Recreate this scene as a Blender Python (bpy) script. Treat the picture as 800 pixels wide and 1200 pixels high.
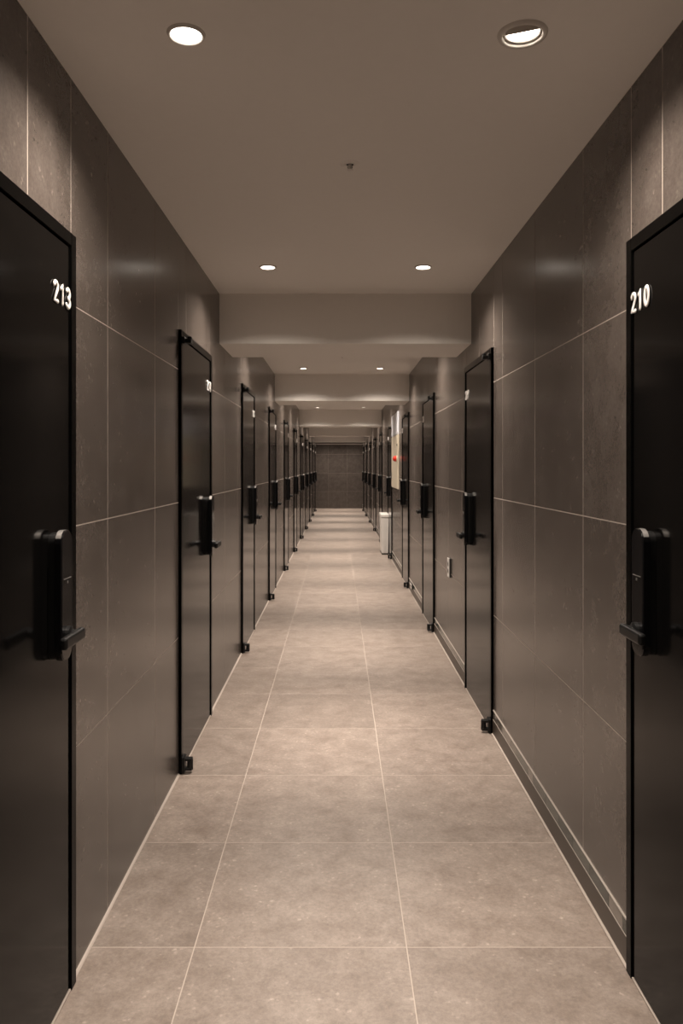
import bpy, bmesh, math, random
from mathutils import Vector, Matrix
random.seed(7)
scene = bpy.context.scene
for o in list(bpy.data.objects):
    bpy.data.objects.remove(o, do_unlink=True)

# ------------------------------------------------------------------ measures
CAMZ = 1.346            # eye height
FPX = 900.0             # focal length in pixels of the 800x1200 frame
WL, WR = 0.697, 0.782   # distance of left / right tiled wall from the camera axis
HC = 2.360              # ceiling height
YN, YF = -2.0, 24.6     # near / far end of the corridor
BEAM_Z = 2.066

# ------------------------------------------------------------------ camera
cam = bpy.data.cameras.new('camera')
cam_o = bpy.data.objects.new('camera', cam)
scene.collection.objects.link(cam_o)
cam_o.location = (0, 0, CAMZ)
cam_o.rotation_euler = (math.radians(90), 0, 0)
cam.sensor_fit = 'VERTICAL'
cam.sensor_height = 36.0
cam.sensor_width = 24.0
cam.lens = 36.0 * FPX / 1200.0
cam.shift_x = (400 - 396.0) / 1200.0
cam.shift_y = -(600 - 546.5) / 1200.0
cam.clip_start = 0.02
cam.clip_end = 100
scene.camera = cam_o

# ------------------------------------------------------------------ world, exposure, lamp settings
w = bpy.data.worlds.new('world'); scene.world = w
w.use_nodes = True
w.node_tree.nodes['Background'].inputs[0].default_value = (1, 0.85, 0.7, 1)
w.node_tree.nodes['Background'].inputs[1].default_value = 0.0
scene.view_settings.view_transform = 'Standard'
scene.view_settings.look = 'None'
scene.view_settings.gamma = 1.0
scene.view_settings.use_curve_mapping = False
scene.view_settings.exposure = -0.34
LAMP_CORE = 190.0        # narrow middle of each lamp's beam
LAMP_SPILL = 112.0       # wide weak part of the same beam
LAMP_COL = (1.0, 0.872, 0.757)
CORE_CONE = 52.0
SPILL_CONE = 143.0
SPILL_BLEND = 0.8

# ------------------------------------------------------------------ materials
def nodes(name):
    m = bpy.data.materials.new(name); m.use_nodes = True
    nt = m.node_tree
    return m, nt, nt.nodes['Principled BSDF']

def plain(name, col, rough=0.5, metal=0.0, spec=0.5, bump=0.0, bscale=80, var=0.06):
    """simple procedural finish: slight noise in colour and relief"""
    m, nt, b = nodes(name)
    N, Lk = nt.nodes, nt.links
    geo = N.new('ShaderNodeNewGeometry')
    nz = N.new('ShaderNodeTexNoise'); nz.inputs['Scale'].default_value = bscale
    nz.inputs['Detail'].default_value = 3
    Lk.new(geo.outputs['Position'], nz.inputs['Vector'])
    mix = N.new('ShaderNodeMix'); mix.data_type = 'RGBA'
    mix.inputs[6].default_value = (*[c * (1 - var) for c in col], 1)
    mix.inputs[7].default_value = (*[min(1, c * (1 + var)) for c in col], 1)
    Lk.new(nz.outputs['Fac'], mix.inputs[0])
    Lk.new(mix.outputs[2], b.inputs['Base Color'])
    b.inputs['Roughness'].default_value = rough
    b.inputs['Metallic'].default_value = metal
    b.inputs['Specular IOR Level'].default_value = spec
    if bump:
        bp = N.new('ShaderNodeBump'); bp.inputs['Strength'].default_value = bump
        bp.inputs['Distance'].default_value = 0.002
        Lk.new(nz.outputs['Fac'], bp.inputs['Height']); Lk.new(bp.outputs[0], b.inputs['Normal'])
    return m

def stone(name, dark, mid, light, rough, fleck=0.5, spec=0.5, grain_amp=0.2, relief=0.04):
    """porcelain stone tile: clouds, grain, small pale flecks, each tile shifted by its own random"""
    m, nt, b = nodes(name)
    N, Lk = nt.nodes, nt.links
    geo = N.new('ShaderNodeNewGeometry'); oi = N.new('ShaderNodeObjectInfo')
    mul = N.new('ShaderNodeVectorMath'); mul.operation = 'SCALE'
    comb = N.new('ShaderNodeCombineXYZ')
    Lk.new(oi.outputs['Random'], comb.inputs[0]); Lk.new(oi.outputs['Random'], comb.inputs[1])
    comb.inputs[2].default_value = 0.3
    Lk.new(comb.outputs[0], mul.inputs[0]); mul.inputs['Scale'].default_value = 37.0
    add = N.new('ShaderNodeVectorMath'); add.operation = 'ADD'
    Lk.new(geo.outputs['Position'], add.inputs[0]); Lk.new(mul.outputs[0], add.inputs[1])
    def noise(scale, detail, rough_=0.6, dist=0.0):
        n = N.new('ShaderNodeTexNoise'); n.inputs['Scale'].default_value = scale
        n.inputs['Detail'].default_value = detail; n.inputs['Roughness'].default_value = rough_
        n.inputs['Distortion'].default_value = dist
        Lk.new(add.outputs[0], n.inputs['Vector']); return n
    cloud = noise(9.0, 9, 0.72, 0.3)
    ramp = N.new('ShaderNodeValToRGB')
    e = ramp.color_ramp.elements
    e[0].position = 0.33; e[0].color = (*dark, 1)
    e[1].position = 0.67; e[1].color = (*light, 1)
    x = e.new(0.5); x.color = (*mid, 1)
    Lk.new(cloud.outputs['Fac'], ramp.inputs[0])
    grain = noise(95, 4, 0.7)
    gm = N.new('ShaderNodeMapRange')
    gm.inputs[1].default_value = 0.3; gm.inputs[2].default_value = 0.7
    gm.inputs[3].default_value = 1 - grain_amp; gm.inputs[4].default_value = 1 + grain_amp
    Lk.new(grain.outputs['Fac'], gm.inputs[0])
    sc = N.new('ShaderNodeVectorMath'); sc.operation = 'SCALE'
    Lk.new(ramp.outputs[0], sc.inputs[0]); Lk.new(gm.outputs[0], sc.inputs['Scale'])
    # pale flecks
    vo = N.new('ShaderNodeTexVoronoi'); vo.inputs['Scale'].default_value = 34
    vo.inputs['Randomness'].default_value = 1.0
    wob = noise(60, 2)
    vadd = N.new('ShaderNodeVectorMath'); vadd.operation = 'MULTIPLY_ADD'
    Lk.new(wob.outputs['Color'], vadd.inputs[0]); vadd.inputs[1].default_value = (0.02, 0.02, 0.02)
    Lk.new(add.outputs[0], vadd.inputs[2])
    Lk.new(vadd.outputs[0], vo.inputs['Vector'])
    fl = N.new('ShaderNodeMapRange')
    fl.inputs[1].default_value = 0.06; fl.inputs[2].default_value = 0.22
    fl.inputs[3].default_value = fleck; fl.inputs[4].default_value = 0.0
    Lk.new(vo.outputs['Distance'], fl.inputs[0])
    gate = noise(9, 2)
    gr = N.new('ShaderNodeMapRange'); gr.inputs[1].default_value = 0.44; gr.inputs[2].default_value = 0.58
    Lk.new(gate.outputs['Fac'], gr.inputs[0])
    fm = N.new('ShaderNodeMath'); fm.operation = 'MULTIPLY'
    Lk.new(fl.outputs[0], fm.inputs[0]); Lk.new(gr.outputs[0], fm.inputs[1])
    mix = N.new('ShaderNodeMix'); mix.data_type = 'RGBA'
    Lk.new(fm.outputs[0], mix.inputs[0]); Lk.new(sc.outputs[0], mix.inputs[6])
    mix.inputs[7].default_value = (*[min(1, c * 1.7) for c in light], 1)
    # each tile a little lighter or darker
    tv = N.new('ShaderNodeMapRange'); tv.inputs[3].default_value = 0.91; tv.inputs[4].default_value = 1.09
    Lk.new(oi.outputs['Random'], tv.inputs[0])
    s2 = N.new('ShaderNodeVectorMath'); s2.operation = 'SCALE'
    Lk.new(mix.outputs[2], s2.inputs[0]); Lk.new(tv.outputs[0], s2.inputs['Scale'])
    Lk.new(s2.outputs[0], b.inputs['Base Color'])
    rm = N.new('ShaderNodeMapRange'); rm.inputs[3].default_value = rough - 0.015; rm.inputs[4].default_value = rough + 0.015
    Lk.new(grain.outputs['Fac'], rm.inputs[0]); Lk.new(rm.outputs[0], b.inputs['Roughness'])
    b.inputs['Specular IOR Level'].default_value = spec
    if relief:
        bp = N.new('ShaderNodeBump'); bp.inputs['Strength'].default_value = relief
        bp.inputs['Distance'].default_value = 0.0012
        Lk.new(grain.outputs['Fac'], bp.inputs['Height']); Lk.new(bp.outputs[0], b.inputs['Normal'])
    return m

M_FLOOR = stone('floor_stone', (.19, .150, .124), (.243, .199, .169), (.298, .248, .213), 0.36, 0.6)
M_WALL = stone('wall_stone', (.066, .054, .0465), (.081, .067, .0585), (.098, .083, .0735), 0.25, 0.8, grain_amp=.15, relief=0)
M_GROUT = plain('grout', (.36, .31, .27), 0.85, bscale=150, bump=.2)
M_GROUTF = plain('floor_grout', (.45, .39, .34), 0.85, bscale=150, bump=.2)
M_CAULK = plain('pale_caulk', (.42, .365, .32), 0.5)
M_PAINT = plain('ceiling_paint', (.88, .845, .80), 0.75, bscale=40, bump=.05, var=.015)
M_LEAF = plain('black_door_sheet', (.0028, .0026, .0025), 0.13, spec=.09, bscale=12, var=.1)
M_FRAME = plain('black_door_frame', (.002, .0019, .0018), 0.2, spec=.04)
M_HARD = plain('black_hardware', (.005, .005, .005), 0.4, spec=.3)
M_LOCK = plain('black_lock_plastic', (.004, .004, .004), 0.42, spec=.25)
M_LOCKF = plain('black_lock_glass', (.004, .004, .0045), 0.12, spec=.4)
M_CAP = plain('grey_metal_cap', (.22, .21, .20), 0.5, metal=.8)
M_DIGIT = plain('white_digit', (.78, .75, .72), 0.4)
M_BASE = plain('brown_skirting', (.055, .042, .032), 0.4, bscale=30)
M_ALU = plain('pale_aluminium', (.45, .41, .37), 0.35, metal=.3)
M_MOSA = [plain('mosaic_dark_green', (.030, .038, .032), 0.12), plain('mosaic_grey', (.22, .195, .17), 0.15),
          plain('mosaic_taupe', (.13, .115, .098), 0.15), plain('mosaic_green_grey', (.062, .070, .058), 0.12)]
M_WHITE = plain('white_plastic', (.72, .69, .65), 0.4)
M_DARKH = plain('socket_hole', (.02, .018, .016), 0.6)
M_CREAM = plain('cream_steel', (.62, .55, .43), 0.4)
M_BLUEW = plain('cool_white_panel', (.66, .67, .72), 0.35)
M_RED = plain('red_lens', (.65, .035, .02), 0.2)
M_RING = plain('downlight_ring_white', (.70, .66, .61), 0.4)
M_REFL = plain('downlight_reflector', (.75, .72, .68), 0.2, metal=.6)
M_GIMB = plain('downlight_gimbal', (.33, .29, .25), 0.35, metal=.4)

def emit(name, col, strength):
    m, nt, b = nodes(name)
    b.inputs['Base Color'].default_value = (*col, 1)
    b.inputs['Emission Color'].default_value = (*col, 1)
    b.inputs['Emission Strength'].default_value = strength
    return m
M_LAMP = emit('lamp_face', (1.0, .90, .79), 20.0)

# ------------------------------------------------------------------ mesh helpers
C = scene.collection
def mesh_from(bm, name, mat, smooth=False):
    me = bpy.data.meshes.new(name)
    bmesh.ops.recalc_face_normals(bm, faces=bm.faces)
    bm.to_mesh(me); bm.free()
    if mat: me.materials.append(mat)
    if smooth:
        for p in me.polygons: p.use_smooth = True
    return me

def link(name, me, parent=None, loc=(0, 0, 0)):
    o = bpy.data.objects.new(name, me); C.objects.link(o)
    o.location = loc
    if parent: o.parent = parent
    return o

def tag(o, label, cat, group=None, kind=None):
    o['label'] = label
    if cat: o['category'] = cat
    if group: o['group'] = group
    if kind: o['kind'] = kind
    return o

def empty(name, loc):
    o = bpy.data.objects.new(name, None); C.objects.link(o)
    o.location = loc; o.empty_display_size = .1
    return o

def box(bm, lo, hi, bev=0.0, seg=1):
    lo = Vector(lo); hi = Vector(hi)
    lo, hi = Vector(map(min, lo, hi)), Vector(map(max, lo, hi))
    r = bmesh.ops.create_cube(bm, size=1.0)
    vs = r['verts']
    c = (lo + hi) / 2; d = hi - lo
    for v in vs: v.co = Vector((c.x + v.co.x * d.x, c.y + v.co.y * d.y, c.z + v.co.z * d.z))
    if bev:
        es = list({e for v in vs for e in v.link_edges})
        bmesh.ops.bevel(bm, geom=es, offset=bev, segments=seg, affect='EDGES', profile=.5)

def boxmesh(name, lo, hi, mat, bev=0.0, seg=1):
    bm = bmesh.new(); box(bm, lo, hi, bev, seg)
    return mesh_from(bm, name, mat)

def lathe(bm, prof, n=32, mat=Matrix()):
    """prof: (radius, z) list, spun round z"""
    rings = []
    for r, z in prof:
        if r < 1e-6:
            rings.append([bm.verts.new(mat @ Vector((0, 0, z)))])
        else:
            rings.append([bm.verts.new(mat @ Vector((r * math.cos(2 * math.pi * k / n), r * math.sin(2 * math.pi * k / n), z))) for k in range(n)])
    for a, b in zip(rings, rings[1:]):
        if len(a) == 1 and len(b) == 1: continue
        for k in range(n):
            k2 = (k + 1) % n
            if len(a) == 1: bm.faces.new((a[0], b[k], b[k2]))
            elif len(b) == 1: bm.faces.new((a[k], b[0], a[k2]))
            else: bm.faces.new((a[k], b[k], b[k2], a[k2]))

def tube(bm, pts, r, n=8, squash=None, axis=None):
    """round tube along a polyline; hemispherical-ish ends"""
    pts = [Vector(p) for p in pts]
    up = Vector(axis) if axis else Vector((0, 0, 1))
    rings = []
    def ring(p, t, rad):
        side = t.cross(up)
        if side.length < 1e-5: side = t.cross(Vector((0, 1, 0)))
        side.normalize(); u2 = side.cross(t).normalized()
        q = squash or 1.0
        return [bm.verts.new(p + side * math.cos(2 * math.pi * k / n) * rad + u2 * math.sin(2 * math.pi * k / n) * rad * q) for k in range(n)]
    L = len(pts)
    for i, p in enumerate(pts):
        if i == 0: t = pts[1] - pts[0]
        elif i == L - 1: t = pts[-1] - pts[-2]
        else: t = (pts[i + 1] - p).normalized() + (p - pts[i - 1]).normalized()
        t.normalize()
        if i == 0: rings.append(ring(p - t * r * .8, t, r * .55))
        rings.append(ring(p, t, r))
        if i == L - 1: rings.append(ring(p + t * r * .8, t, r * .55))
    for a, b in zip(rings, rings[1:]):
        for k in range(n):
            bm.faces.new((a[k], a[(k + 1) % n], b[(k + 1) % n], b[k]))
    bm.faces.new(rings[0]); bm.faces.new(list(reversed(rings[-1])))

# ------------------------------------------------------------------ layout
DW, DH = 0.82, 1.945                       # door frame outer size
left_doors = [1.185 + 2.168 * k for k in range(10)] + [22.75]
right_doors = [1.23, 3.86, 6.22, 8.45, 11.1, 13.55, 15.85, 18.2, 20.6, 22.9]
beams = [(4.512, 5.07), (8.45, 9.03), (13.76, 14.32), (18.2, 18.78), (22.65, 23.2)]
light_rows = [-0.3, 1.80, 3.90, 5.75, 7.93, 9.6, 11.3, 13.2, 14.95, 17.4, 19.5, 21.95, 23.75]

# ------------------------------------------------------------------ floor
tile_cache = {}
def tile(name, lo, hi, mat, parent, bev=0.0003):
    lo = Vector(lo); hi = Vector(hi)
    d = hi - lo; c = (lo + hi) / 2
    key = (mat.name, round(d.x, 4), round(d.y, 4), round(d.z, 4))
    if key not in tile_cache:
        tile_cache[key] = boxmesh(name, -d / 2, d / 2, mat, bev)
    o = link(name, tile_cache[key], parent, c - parent.location)
    return o

J = 0.0016     # half joint
JV = 0.0022    # half joint, upright
floor = link('floor', boxmesh('floor_bed', (-WL - .15, YN, -.06), (WR + .15, YF, -.0004), M_GROUTF))
tag(floor, 'warm grey stone tile floor running down the whole corridor', 'floor', kind='structure')
fx = [-WL, -.402, .192, WR]
y = 2.150 - .5985 * 7
ys = []
while y < YF: ys.append(y); y += .5985
ys = [YN] + [v for v in ys if v > YN + .05] + [YF]
for a, b in zip(ys, ys[1:]):
    for p, q in zip(fx, fx[1:]):
        tile('floor_tile', (p + J, a + J, -.012), (q - J, b - J, 0), M_FLOOR, floor)

# ------------------------------------------------------------------ side walls
ROWS = [0.0, .598, 1.188, 1.770, HC]
def wall(side, W, doors, joint0, zlow):
    s = -1 if side == 'left' else 1
    bm = bmesh.new()
    f0, f1 = W + .0003, W + .15
    edge = YN
    for d in doors:
        box(bm, (s * f0, edge, 0), (s * f1, d, HC)); edge = d + DW
        box(bm, (s * f0, d, DH), (s * f1, d + DW, HC))
    box(bm, (s * f0, edge, 0), (s * f1, YF, HC))
    # dark room side behind the doors stays closed
    box(bm, (s * (f1 + .001), YN, 0), (s * (f1 + .03), YF, HC))
    o = link('wall_' + side, mesh_from(bm, 'wall_bed', M_GROUT))
    tag(o, 'dark taupe stone tiled corridor wall on the %s with black doors' % side, 'wall', kind='structure')
    js = []
    y = joint0 - .6 * 12
    while y < YF: js.append(y); y += .6
    js = [YN] + [v for v in js if v > YN + .05 and v < YF - .05] + [YF]
    for z0, z1 in zip(ROWS, ROWS[1:]):
        if z0 == 0: z0 = zlow
        for a, b in zip(js, js[1:]):
            pieces = []
            # cut the row cell at the edges of any door it meets
            cuts = sorted({a, b} | {v for d in doors for v in (d, d + DW) if a + .004 < v < b - .004})
            for p, q in zip(cuts, cuts[1:]):
                mid = (p + q) / 2
                ind = any(d < mid < d + DW for d in doors)
                if ind:
                    if z1 <= DH: continue
                    pieces.append((p, q, max(z0, DH - .003), z1))
                else:
                    pieces.append((p, q, z0, z1))
            for p, q, u, v in pieces:
                if q - p < .012: continue
                x0, x1 = s * W, s * (W + .009)
                tile('wall_tile', (min(x0, x1), p + JV, u + J), (max(x0, x1), q - JV, v - J), M_WALL, o)
    return o
wall_left = wall('left', WL, left_doors, 2.325, .004)
wall_right = wall('right', WR, right_doors, 2.453, .124)

def cross_wall(name, yface, thick, label, joints_x, rows):
    s = 1 if thick > 0 else -1
    o = link(name, boxmesh('wall_bed', (-WL - .15, yface + s * .0004, 0), (WR + .15, yface + thick, HC), M_GROUT))
    tag(o, label, 'wall', kind='structure')
    for z0, z1 in zip(rows, rows[1:]):
        for a, b in zip(joints_x, joints_x[1:]):
            yy = sorted((yface, yface + s * .009))
            tile('wall_tile', (a + .0008, yy[0], z0 + .001), (b - .0008, yy[1], z1 - .001), M_WALL, o)
cross_wall('wall_far', YF, .15, 'dark stone tiled end wall closing the far end of the corridor', [-WL, -.31, .29, WR], [0.004, .54, 1.13, 1.73, HC])
cross_wall('wall_near', YN, -.15, 'dark stone tiled wall closing the corridor behind the viewer', [-WL, -.31, .29, WR], [0.004, .598, 1.188, 1.77, HC])

# ------------------------------------------------------------------ ceiling with round cut-outs for the downlights
XL, XR = -.356, .432
RADL, RADB = .0365, .046
holes = []
for i, yy in enumerate(light_rows):
    holes.append((XL, yy, RADL)); holes.append((XR, yy, RADB if i == 1 else RADL))
bm = bmesh.new()
HS = .07
xs = [-WL - .15, XL - HS, XL + HS, XR - HS, XR + HS, WR + .15]
yc = [YN - .15]
for yy in light_rows: yc += [yy - HS, yy + HS]
yc.append(YF + .15)
def quad(*p): bm.faces.new([bm.verts.new(v) for v in p])
for i, (ya, yb) in enumerate(zip(yc, yc[1:])):
    for j, (xa, xb) in enumerate(zip(xs, xs[1:])):
        if i % 2 == 1 and j in (1, 3):
            cx, cy = (xa + xb) / 2, (ya + yb) / 2
            rad = [h[2] for h in holes if abs(h[0] - cx) < .01 and abs(h[1] - cy) < .01][0]
            n = 32
            inn, out, top = [], [], []
            for k in range(n):
                a = 2 * math.pi * k / n + math.pi / 4
                c_, s_ = math.cos(a), math.sin(a)
                m_ = HS / max(abs(c_), abs(s_))
                inn.append(bm.verts.new((cx + rad * c_, cy + rad * s_, HC)))
                top.append(bm.verts.new((cx + rad * c_, cy + rad * s_, HC + .012)))
                out.append(bm.verts.new((cx + m_ * c_, cy + m_ * s_, HC)))
            for k in range(n):
                k2 = (k + 1) % n
                bm.faces.new((inn[k], inn[k2], out[k2], out[k]))
                bm.faces.new((inn[k], top[k], top[k2], inn[k2]))
        else:
            quad((xa, ya, HC), (xb, ya, HC), (xb, yb, HC), (xa, yb, HC))
bmesh.ops.remove_doubles(bm, verts=bm.verts, dist=1e-5)
box(bm, (-WL - .15, YN - .15, HC + .10), (WR + .15, YF + .15, HC + .16))
ceiling = link('ceiling', mesh_from(bm, 'ceiling', M_PAINT))
tag(ceiling, 'smooth painted grey-beige corridor ceiling with recessed downlights', 'ceiling', kind='structure')

ordinal = ['nearest', 'second', 'third', 'fourth', 'fifth', 'sixth', 'seventh', 'eighth', 'ninth', 'tenth', 'eleventh']
for i, (a, b) in enumerate(beams):
    o = link('ceiling_beam', boxmesh('ceiling_beam', (-WL - .001, a, BEAM_Z), (WR + .001, b, HC + .004), M_PAINT, .002))
    lab = 'broad painted ceiling beam crossing the corridor, nearest to the viewer' if i == 0 else 'painted ceiling beam crossing the corridor, %s from the viewer' % ordinal[i]
    tag(o, lab, 'beam', 'ceiling beams', 'structure')
o = link('trim_13', boxmesh('end_strip', (-WL + .002, YF - .03, 2.042), (WR - .002, YF - .0005, 2.072), M_PAINT, .002))
tag(o, 'thin pale strip across the top of the far end wall', 'trim', kind='structure')

# ------------------------------------------------------------------ doors
def arc(cx, cy, rx, ry, a0, a1, n=9):
    return [(cx + rx * math.cos(math.radians(a0 + (a1 - a0) * k / n)), cy + ry * math.sin(math.radians(a0 + (a1 - a0) * k / n))) for k in range(n + 1)]
GLYPH = {  # strokes in a 0..0.6 x 0..1 cell
    '0': [arc(.3, .5, .24, .5, 90, 450, 20)],
    '1': [[(.14, .80), (.34, 1.0), (.34, 0)]],
    '2': [arc(.3, .74, .25, .26, 165, -25, 9) + [(.06, 0), (.56, 0)]],
    '3': [arc(.28, .75, .24, .25, 150, -90, 9) + arc(.28, .25, .27, .25, 90, -150, 10)],
    '4': [[(.44, 0), (.44, 1.0), (.04, .3), (.6, .3)]],
    '5': [[(.52, 1.0), (.1, 1.0), (.08, .56)] + arc(.28, .32, .27, .32, 110, -150, 10)],
    '6': [[(.46, 1.0), (.12, .5)] + arc(.3, .29, .25, .29, 160, 520, 16)],
    '7': [[(.04, 1.0), (.56, 1.0), (.2, 0)]],
    '8': [arc(.3, .76, .2, .24, -90, 270, 14), arc(.3, .26, .26, .27, 90, 450, 14)],
    '9': [arc(.3, .71, .25, .29, -20, 340, 16) + [(.14, 0)]],
}
mesh_cache = {}
def part_mesh(key, builder, mat, smooth=False):
    if key not in mesh_cache:
        bm = bmesh.new(); builder(bm)
        mesh_cache[key] = mesh_from(bm, key.split('|')[0], mat, smooth)
    return mesh_cache[key]

def make_door(n, side, y0, number, label):
    s = -1 if side == 'left' else 1
    W = WL if s < 0 else WR
    P = lambda u, v, z: (-s * u, v, z)     # u: out of the wall, v: along the corridor, z: up
    root = empty('door_%d' % n, (s * W, y0, 0))
    tag(root, label, 'door', 'black corridor doors', 'structure')
    k = '|' + side
    def B(*specs):
        def f(bm):
            for lo, hi, bev in specs: box(bm, P(*lo), P(*hi), bev)
        return f
    def add(name, key, builder, mat, parent=root, smooth=False):
        return link(name, part_mesh(key + k, builder, mat, smooth), parent)
    add('door_frame', 'door_frame', B(((-.06, 0, 0), (.014, .034, DH), .0015), ((-.06, DW - .034, 0), (.014, DW, DH), .0015),
        ((-.06, .0345, DH - .034), (.014, DW - .0345, DH), .0015)), M_FRAME)
    add('door_leaf', 'door_leaf', B(((-.034, .038, .008), (.009, DW - .038, DH - .038), .0015)), M_LEAF)
    add('threshold_strip', 'threshold_strip', B(((-.03, .034, .0005), (.012, DW - .034, .006), .001)), M_CAULK)
    # pivot hinges at the near corner, top and bottom
    def pivot(zc, flip):
        def f(bm):
            box(bm, P(.0085, .004, zc - .034), P(.026, .052, zc + .034), .002)
            for dz in (-.021, .021):
                box(bm, P(.022, .012, zc + dz - .006), P(.056, .040, zc + dz + .006), .002)
            M = Matrix.Translation(Vector(P(.046, .026, zc)))
            lathe(bm, [(0, -.024), (.0135, -.024), (.0135, .024), (0, .024)], 12, M)
        return f
    add('pivot_hinge', 'pivot_hinge_low', pivot(.038, 1), M_HARD)
    def pivot_top(bm):
        box(bm, P(.0085, .004, DH - .062), P(.026, .055, DH - .030), .002)
        box(bm, P(.020, .008, DH - .058), P(.054, .046, DH - .040), .002)
        lathe(bm, [(0, -.014), (.010, -.014), (.010, .016), (.004, .020), (0, .020)], 12, Matrix.Translation(Vector(P(.044, .026, DH - .046))))
    add('pivot_hinge', 'pivot_hinge_high', pivot_top, M_HARD)
    # digital lock: back housing, rounded front slab, metal cap, lever
    vc, zb, zt = .668, .879, 1.192
    def rounded(bm, u0, u1, hw, z0, z1, r):
        pts = []
        for cz, cs, a0 in ((z1 - r, 1, 0), (z1 - r, -1, 90), (z0 + r, -1, 180), (z0 + r, 1, 270)):
            for q in range(7):
                a = math.radians(a0 + 90 * q / 6)
                pts.append((vc + cs * (hw - r) + r * math.cos(a), cz + r * math.sin(a)))
        a = [bm.verts.new(P(u0, p[0], p[1])) for p in pts]
        b = [bm.verts.new(P(u1 - .003, p[0], p[1])) for p in pts]
        c_ = [bm.verts.new(P(u1, vc + (p[0] - vc) * .93, (z0 + z1) / 2 + (p[1] - (z0 + z1) / 2) * .988)) for p in pts]
        m = len(pts)
        for i in range(m):
            j = (i + 1) % m
            bm.faces.new((a[i], a[j], b[j], b[i])); bm.faces.new((b[i], b[j], c_[j], c_[i]))
        bm.faces.new(a); bm.faces.new(c_)
    lock = add('door_lock', 'door_lock', lambda bm: rounded(bm, .0085, .026, .031, zb + .004, zt - .006, .022), M_LOCK)
    add('front_cover', 'front_cover', lambda bm: rounded(bm, .026, .044, .036, zb, zt, .030), M_LOCKF, lock)
    def cap(bm):
        ring0, ring1 = [], []
        for q in range(13):
            a = math.radians(25 + 130 * q / 12)
            cz, r = zt - .030, .0306
            v_ = vc + math.copysign(.006, math.cos(a)) * (0 if abs(math.cos(a)) < 1e-6 else 1) + r * math.cos(a)
            z_ = cz + r * math.sin(a)
            ring0.append([bm.verts.new(P(u, v_, z_)) for u in (.0275, .0405)])
            ring1.append([bm.verts.new(P(u, v_, z_ - .0012)) for u in (.0275, .0405)])
        for A, Bq in zip(ring0, ring0[1:]): bm.faces.new((A[0], Bq[0], Bq[1], A[1]))
        for A, Bq in zip(ring1, ring1[1:]): bm.faces.new((A[0], A[1], Bq[1], Bq[0]))
    add('metal_cap', 'metal_cap', cap, M_CAP, lock, True)
    def keypad(bm):
        box(bm, P(.0435, vc - .024, 1.075), P(.0452, vc + .024, 1.077), 0)
        box(bm, P(.0435, vc - .003, 1.064), P(.0455, vc + .003, 1.070), 0)
    add('keypad_line', 'keypad_line', keypad, M_CAP, lock)
    def lever(bm):
        zc = .942
        lathe(bm, [(0, 0), (.019, 0), (.019, .010), (.011, .013), (.011, .030), (0, .030)], 20,
              Matrix.Translation(Vector(P(.0435, vc, zc))) @ Matrix.Rotation(-s * math.pi / 2, 4, 'Y'))
        box(bm, P(.066, vc - .115, zc - .014), P(.084, vc + .016, zc + .014), .006, 2)
    add('lever_handle', 'lever_handle', lever, M_HARD, lock)
    # raised room number
    for i, ch in enumerate(number):
        def digit(bm, ch=ch):
            for st in GLYPH[ch]:
                h, wd = .0455, .048
                pts = [P(.0117, (-s if s > 0 else 1) * (px - .3) * wd, (pz - .5) * h) for px, pz in st]
                tube(bm, pts, .0060, 10, squash=.45, axis=P(1, 0, 0))
        j = i if s < 0 else 2 - i
        v_ = .681 + .0425 * j if s < 0 else .688 + .0425 * j
        me = part_mesh('number_digit|' + ch + k, digit, M_DIGIT, True)
        link('number_digit', me, root, P(0, v_, 1.772))
    return root

for i, y0 in enumerate(left_doors):
    lab = 'glossy black door numbered 213 on left wall, closest to the viewer' if i == 0 else 'glossy black door on the left wall, %s from the viewer' % ordinal[i]
    if i == len(left_doors) - 1: lab = 'glossy black door on the left wall, last before the end wall'
    make_door(i + 1, 'left', y0, str(213 + i), lab)
for i, y0 in enumerate(right_doors):
    lab = 'glossy black door numbered 210 on right wall, closest to the viewer' if i == 0 else 'glossy black door on the right wall, %s from the viewer' % ordinal[i]
    if i == len(right_doors) - 1: lab = 'glossy black door on the right wall, last before the end wall'
    make_door(i + 12, 'right', y0, str(210 - i), lab)

# ------------------------------------------------------------------ wall foot: caulk on the left, skirting with mosaic band on the right
def gaps(doors):
    e, out = YN, []
    for d in doors:
        out.append((e, d)); e = d + DW
    out.append((e, YF)); return out
nt_ = 0
for i, (a, b) in enumerate(gaps(left_doors)):
    bm = bmesh.new()
    p = [(-WL, .0003), (-WL + .008, .0003), (-WL + .005, .0035), (-WL, .006)]
    va = [bm.verts.new((x, a + .001, z)) for x, z in p]; vb = [bm.verts.new((x, b - .001, z)) for x, z in p]
    for k in range(4): bm.faces.new((va[k], va[(k + 1) % 4], vb[(k + 1) % 4], vb[k]))
    bm.faces.new(va); bm.faces.new(list(reversed(vb)))
    nt_ += 1
    o = link('trim_%d' % nt_, mesh_from(bm, 'caulk_bead', M_CAULK))
    where = 'before the nearest left door' if i == 0 else 'behind the last left door' if i == len(left_doors) else 'between %s and %s left doors' % (ordinal[i - 1], ordinal[i])
    tag(o, 'thin pale sealant bead along the wall foot ' + where, 'trim', 'sealant beads', 'structure')

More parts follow.
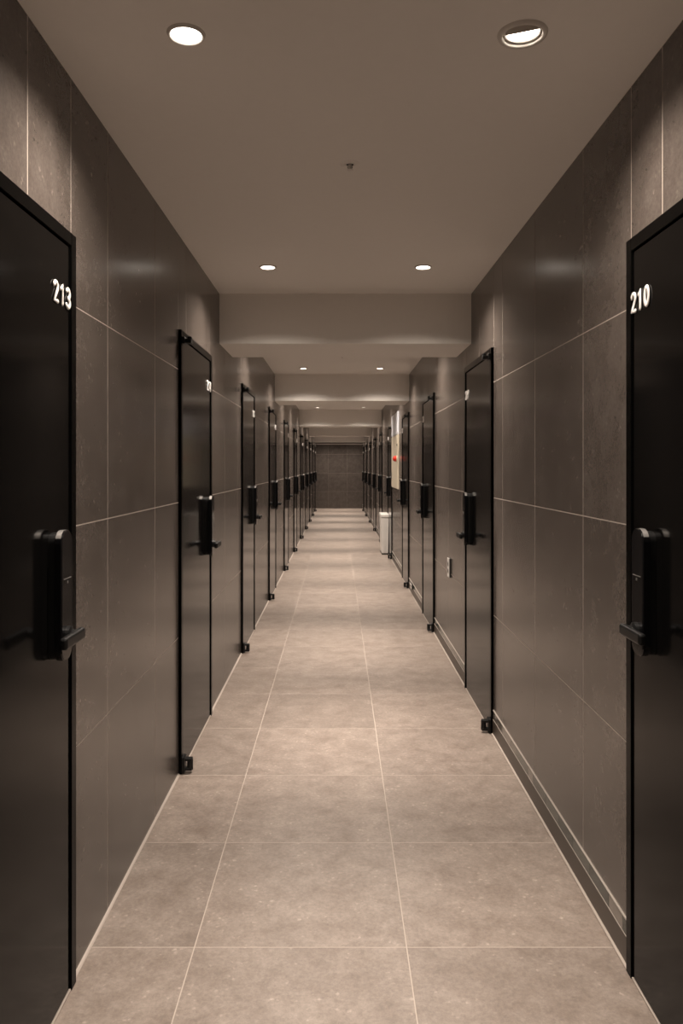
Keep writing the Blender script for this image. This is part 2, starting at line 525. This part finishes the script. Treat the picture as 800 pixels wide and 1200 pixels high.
for i, (a, b) in enumerate(gaps(right_doors)):
    root = empty('baseboard_right_%d' % (i + 1), (WR, a, 0))
    where = 'before the nearest right door' if i == 0 else 'behind the last right door' if i == len(right_doors) else 'between %s and %s right doors' % (ordinal[i - 1], ordinal[i])
    tag(root, 'brown skirting with mosaic glass band and pale edges ' + where, 'baseboard', 'right skirtings', 'structure')
    ln = b - a
    link('skirting_board', boxmesh('skirting_board', (-.006, .0005, .006), (.0015, ln - .0005, .074), M_BASE, .001), root)
    link('edge_strip', boxmesh('edge_strip', (-.0050, .0005, .0742), (.0015, ln - .0005, .0766), M_ALU, .0006), root)
    link('edge_strip', boxmesh('edge_strip', (-.0050, .0005, .1192), (.0015, ln - .0005, .1226), M_ALU, .0008), root)
    link('sealant_bead', boxmesh('sealant_bead', (-.013, .0005, .0003), (.0015, ln - .0005, .0058), M_CAULK, .002), root)
    if i == 1:
        cuts = [(0.0, .055, 0), (.055, .16, 1), (.16, .33, 0), (.33, .50, 3), (.50, .66, 0), (.66, .83, 3), (.83, 1.02, 0), (1.02, 1.1, 1), (1.1, 1.3, 3), (1.3, 1.42, 2), (1.42, 1.6, 1), (1.6, ln, 2)]
    else:
        cuts, yy = [], 0.0
        while yy < ln - .02:
            st = random.choice((.1, .14, .18)); e = min(ln, yy + st)
            cuts.append((yy, e, random.choice((1, 2, 2, 3)))); yy = e
    for p, q, c_ in cuts:
        link('mosaic_piece', boxmesh('mosaic_piece', (-.0035, p + .0008, .0768), (.0015, q - .0008, .119), M_MOSA[c_], .0006), root)

# ------------------------------------------------------------------ downlights
def downlight(x, yy, big, label, core=1.0):
    root = empty('downlight', (x, yy, HC))
    tag(root, label, 'downlight', 'recessed ceiling downlights')
    R = RADB if big else RADL
    key = 'big' if big else 'small'
    w_ = .0125 if big else .0085
    def ring(bm):
        lathe(bm, [(R - .0008, .010), (R - .0008, -.004), (R + .0025, -.0075), (R + w_ - .003, -.0065), (R + w_, .0002)], 40)
    link('trim_ring', part_mesh('trim_ring|' + key, ring, M_RING, True), root)
    def can(bm):
        lathe(bm, [(R - .001, .004), (R - .004, .030), (R - .006, .075), (0, .075)], 40)
    link('housing', part_mesh('housing|' + key, can, M_GIMB if big else M_REFL, True), root)
    if big:
        def gim(bm): lathe(bm, [(.040, .012), (.0445, .010), (.0445, .002), (.041, -.001), (.039, .004)], 40)
        link('gimbal_ring', part_mesh('gimbal_ring', gim, M_RING, True), root)
        def lampf(bm): lathe(bm, [(0, .0075), (.030, .0085), (.0405, .012)], 40)
        link('lamp_face', part_mesh('lamp_face|big', lampf, M_LAMP, True), root)
        def shield(bm):            # half-round glare shield over the near half of the lamp
            top, bot = [], []
            for q in range(21):
                an = math.radians(180 - 21 + 180 * q / 20)
                p = (.0392 * math.cos(an), .0392 * math.sin(an))
                top.append(bm.verts.new((*p, .0062))); bot.append(bm.verts.new((*p, .0030)))
            bm.faces.new(top); bm.faces.new(list(reversed(bot)))
            for q in range(21): bm.faces.new((top[q], top[(q + 1) % 21], bot[(q + 1) % 21], bot[q]))
        link('glare_shield', part_mesh('glare_shield', shield, M_GIMB), root)
        lz = .008
    else:
        def lampf(bm): lathe(bm, [(0, -.0040), (.020, -.0034), (.030, -.001), (.0335, .006)], 40)
        link('lamp_face', part_mesh('lamp_face|small', lampf, M_LAMP, True), root)
        lz = -.003
    for watt, cone, blend in ((LAMP_CORE * core, CORE_CONE, 1.0), (LAMP_SPILL, SPILL_CONE, SPILL_BLEND)):
        L = bpy.data.lights.new('downlight_lamp', 'SPOT')
        L.energy = watt; L.color = LAMP_COL
        L.spot_size = math.radians(cone); L.spot_blend = blend
        L.shadow_soft_size = .026
        lo = bpy.data.objects.new('downlight_lamp', L); C.objects.link(lo)
        lo.parent = root; lo.location = (0, 0, lz - .006)
for i, yy in enumerate(light_rows):
    for x, sd in ((XL, 'left'), (XR, 'right')):
        if i == 0: lab = 'round recessed downlight behind the viewer, %s side' % sd
        elif i == 1 and sd == 'right': lab = 'large round downlight with tilted lamp at top right of the ceiling'
        elif i == 1: lab = 'large round bright downlight at top left of the ceiling'
        elif i == 2: lab = 'small round downlight just before the nearest beam, %s side' % sd
        else: lab = 'small round recessed downlight in the %s row, %s from the viewer' % (sd, ordinal[i - 1] if i - 1 < 11 else 'last')
        downlight(x, yy, i == 1 and sd == 'right', lab, 0.65 if i == 1 else 1.0)   # front pair is weaker

# ------------------------------------------------------------------ sprinklers
def sprinkler(x, yy, label):
    root = empty('sprinkler', (x, yy, HC))
    tag(root, label, 'sprinkler', 'ceiling sprinklers')
    def plate(bm): lathe(bm, [(.0125, -.0015), (.0145, -.0045), (.030, -.003), (.034, -.0001)], 32)
    link('cover_plate', part_mesh('cover_plate', plate, M_PAINT, True), root)
    def cup(bm): lathe(bm, [(.0125, -.002), (.0120, -.0008), (0, -.0008)], 24)
    link('recess', part_mesh('recess', cup, M_DARKH, True), root)
    def head(bm):
        lathe(bm, [(0, -.0009), (.006, -.0009), (.006, -.010), (.003, -.013), (.003, -.019), (.0, -.019)], 16)
        lathe(bm, [(0, -.019), (.0115, -.019), (.0115, -.0205), (0, -.0205)], 20)
    link('spray_head', part_mesh('spray_head', head, M_PAINT, True), root)
    def arms(bm):
        for sx in (-1, 1):
            tube(bm, [(sx * .0065, 0, -.004), (sx * .0075, 0, -.012), (sx * .003, 0, -.0185)], .0012, 6)
    link('frame_arm', part_mesh('frame_arm', arms, M_HARD, True), root)
sprinkler(.040, 2.575, 'small round ceiling sprinkler between the two front pairs of downlights')
sprinkler(.040, 7.05, 'tiny dark ceiling sprinkler seen just under the nearest beam')

# ------------------------------------------------------------------ sockets on the right wall
def socket(x, yy, zc, hw, hh, label, vertical=True):
    root = empty('wall_socket', (x, yy, zc))
    tag(root, label, 'socket')
    link('back_box', boxmesh('back_box', (-.010, -hw, -hh), (-.0002, hw, hh), M_DARKH, .002), root)
    link('face_plate', boxmesh('face_plate', (-.015, -hw + .001, -hh + .001), (-.0101, hw - .001, hh - .001), M_WHITE, .002), root)
    offs = [(0, .024), (0, -.024)] if vertical else [(-.028, 0), (.028, 0)]
    rr = .017 if vertical else .013
    for dy, dz in offs:
        M = Matrix.Translation((-.0152, dy, dz)) @ Matrix.Rotation(-math.pi / 2, 4, 'Y')
        bm = bmesh.new(); lathe(bm, [(0, .0012), (rr - .002, .0012), (rr, .0)], 20, M)
        sk = link('outlet', mesh_from(bm, 'outlet', M_DARKH), root)
        for q in (-1, 1):
            bm = bmesh.new()
            lathe(bm, [(0, .0022), (.0026, .0022), (.0026, .0)], 10, Matrix.Translation((-.0155, dy + q * .007, dz)) @ Matrix.Rotation(-math.pi / 2, 4, 'Y'))
            link('pin_hole', mesh_from(bm, 'pin_hole', M_HARD), sk)
socket(WR, 5.36, .640, .040, .066, 'white double wall socket at tile joint height between two right doors')
socket(WR - .0090, 8.02, .098, .075, .026, 'low pale socket plate fixed on the skirting band between right doors', False)

# ------------------------------------------------------------------ fire alarm cabinet
root = empty('fire_cabinet', (WR, 9.88, 1.05))
tag(root, 'cream and white flat fire alarm cabinet with red lamp on right wall', 'cabinet')
CW, CH = 1.14, 1.01
link('cabinet_body', boxmesh('cabinet_body', (-.010, 0, 0), (-.0002, CW, .710), M_CREAM, .002), root)
link('upper_box', boxmesh('upper_box', (-.010, 0, .712), (-.0002, CW, CH), M_BLUEW, .002), root)
link('upper_panel', boxmesh('upper_panel', (-.016, .006, .718), (-.0102, CW - .006, CH - .004), M_BLUEW, .002), root)
link('bell_panel', boxmesh('bell_panel', (-.016, .006, .545), (-.0102, CW - .006, .706), M_CREAM, .002), root)
link('lamp_panel', boxmesh('lamp_panel', (-.016, .006, .335), (-.0102, CW - .006, .541), M_CREAM, .002), root)
dr = link('cabinet_door', boxmesh('cabinet_door', (-.016, .006, .006), (-.0102, CW - .006, .331), M_CREAM, .002), root)
link('handle', boxmesh('handle', (-.028, CW - .09, .12), (-.0162, CW - .06, .21), M_CAP, .003), dr)
RX = Matrix.Rotation(-math.pi / 2, 4, 'Y')
LM = Matrix.Translation((-.0162, .075, .395)) @ RX
bm = bmesh.new(); lathe(bm, [(0, 0), (.044, 0), (.044, .008), (.038, .011), (0, .011)], 28, LM)
lb = link('lamp_base', mesh_from(bm, 'lamp_base', M_CREAM, True), root)
bm = bmesh.new(); lathe(bm, [(.037, .011), (.038, .026), (.034, .042), (.022, .054), (0, .058)], 28, LM)
link('red_lamp', mesh_from(bm, 'red_lamp', M_RED, True), lb)
bm = bmesh.new(); lathe(bm, [(0, 0), (.016, 0), (.015, .008), (0, .010)], 20, Matrix.Translation((-.0162, .06, .575)) @ RX)
link('push_button', mesh_from(bm, 'push_button', M_HARD, True), root)

# ------------------------------------------------------------------ slim white bin
root = empty('waste_bin', (.715, 11.95, 0))
tag(root, 'slim white waste bin with pale lid standing before the fifth right door', 'bin')
bm = bmesh.new()
lo, hi = (.052, .245), (.060, .255)
va = [(-lo[0], -lo[1], .02), (lo[0], -lo[1], .02), (lo[0], lo[1], .02), (-lo[0], lo[1], .02)]
vb = [(-hi[0], -hi[1], .565), (hi[0], -hi[1], .565), (hi[0], hi[1], .565), (-hi[0], hi[1], .565)]
A = [bm.verts.new(v) for v in va]; Bv = [bm.verts.new(v) for v in vb]
for k in range(4): bm.faces.new((A[k], A[(k + 1) % 4], Bv[(k + 1) % 4], Bv[k]))
bm.faces.new(list(reversed(A))); bm.faces.new(Bv)
bmesh.ops.bevel(bm, geom=[e for e in bm.edges], offset=.008, segments=2, affect='EDGES', profile=.5)
body = link('bin_body', mesh_from(bm, 'bin_body', M_WHITE), root)
link('rib', boxmesh('rib', (-.012, -.2535, .05), (-.006, -.244, .55), M_WHITE, .001), body)
link('bin_lid', boxmesh('bin_lid', (-.064, -.260, .566), (.062, .260, .618), M_WHITE, .010, 2), root)
link('bin_foot', boxmesh('bin_foot', (-.048, -.238, .0005), (.048, .238, .0195), M_DARKH, .003), root)
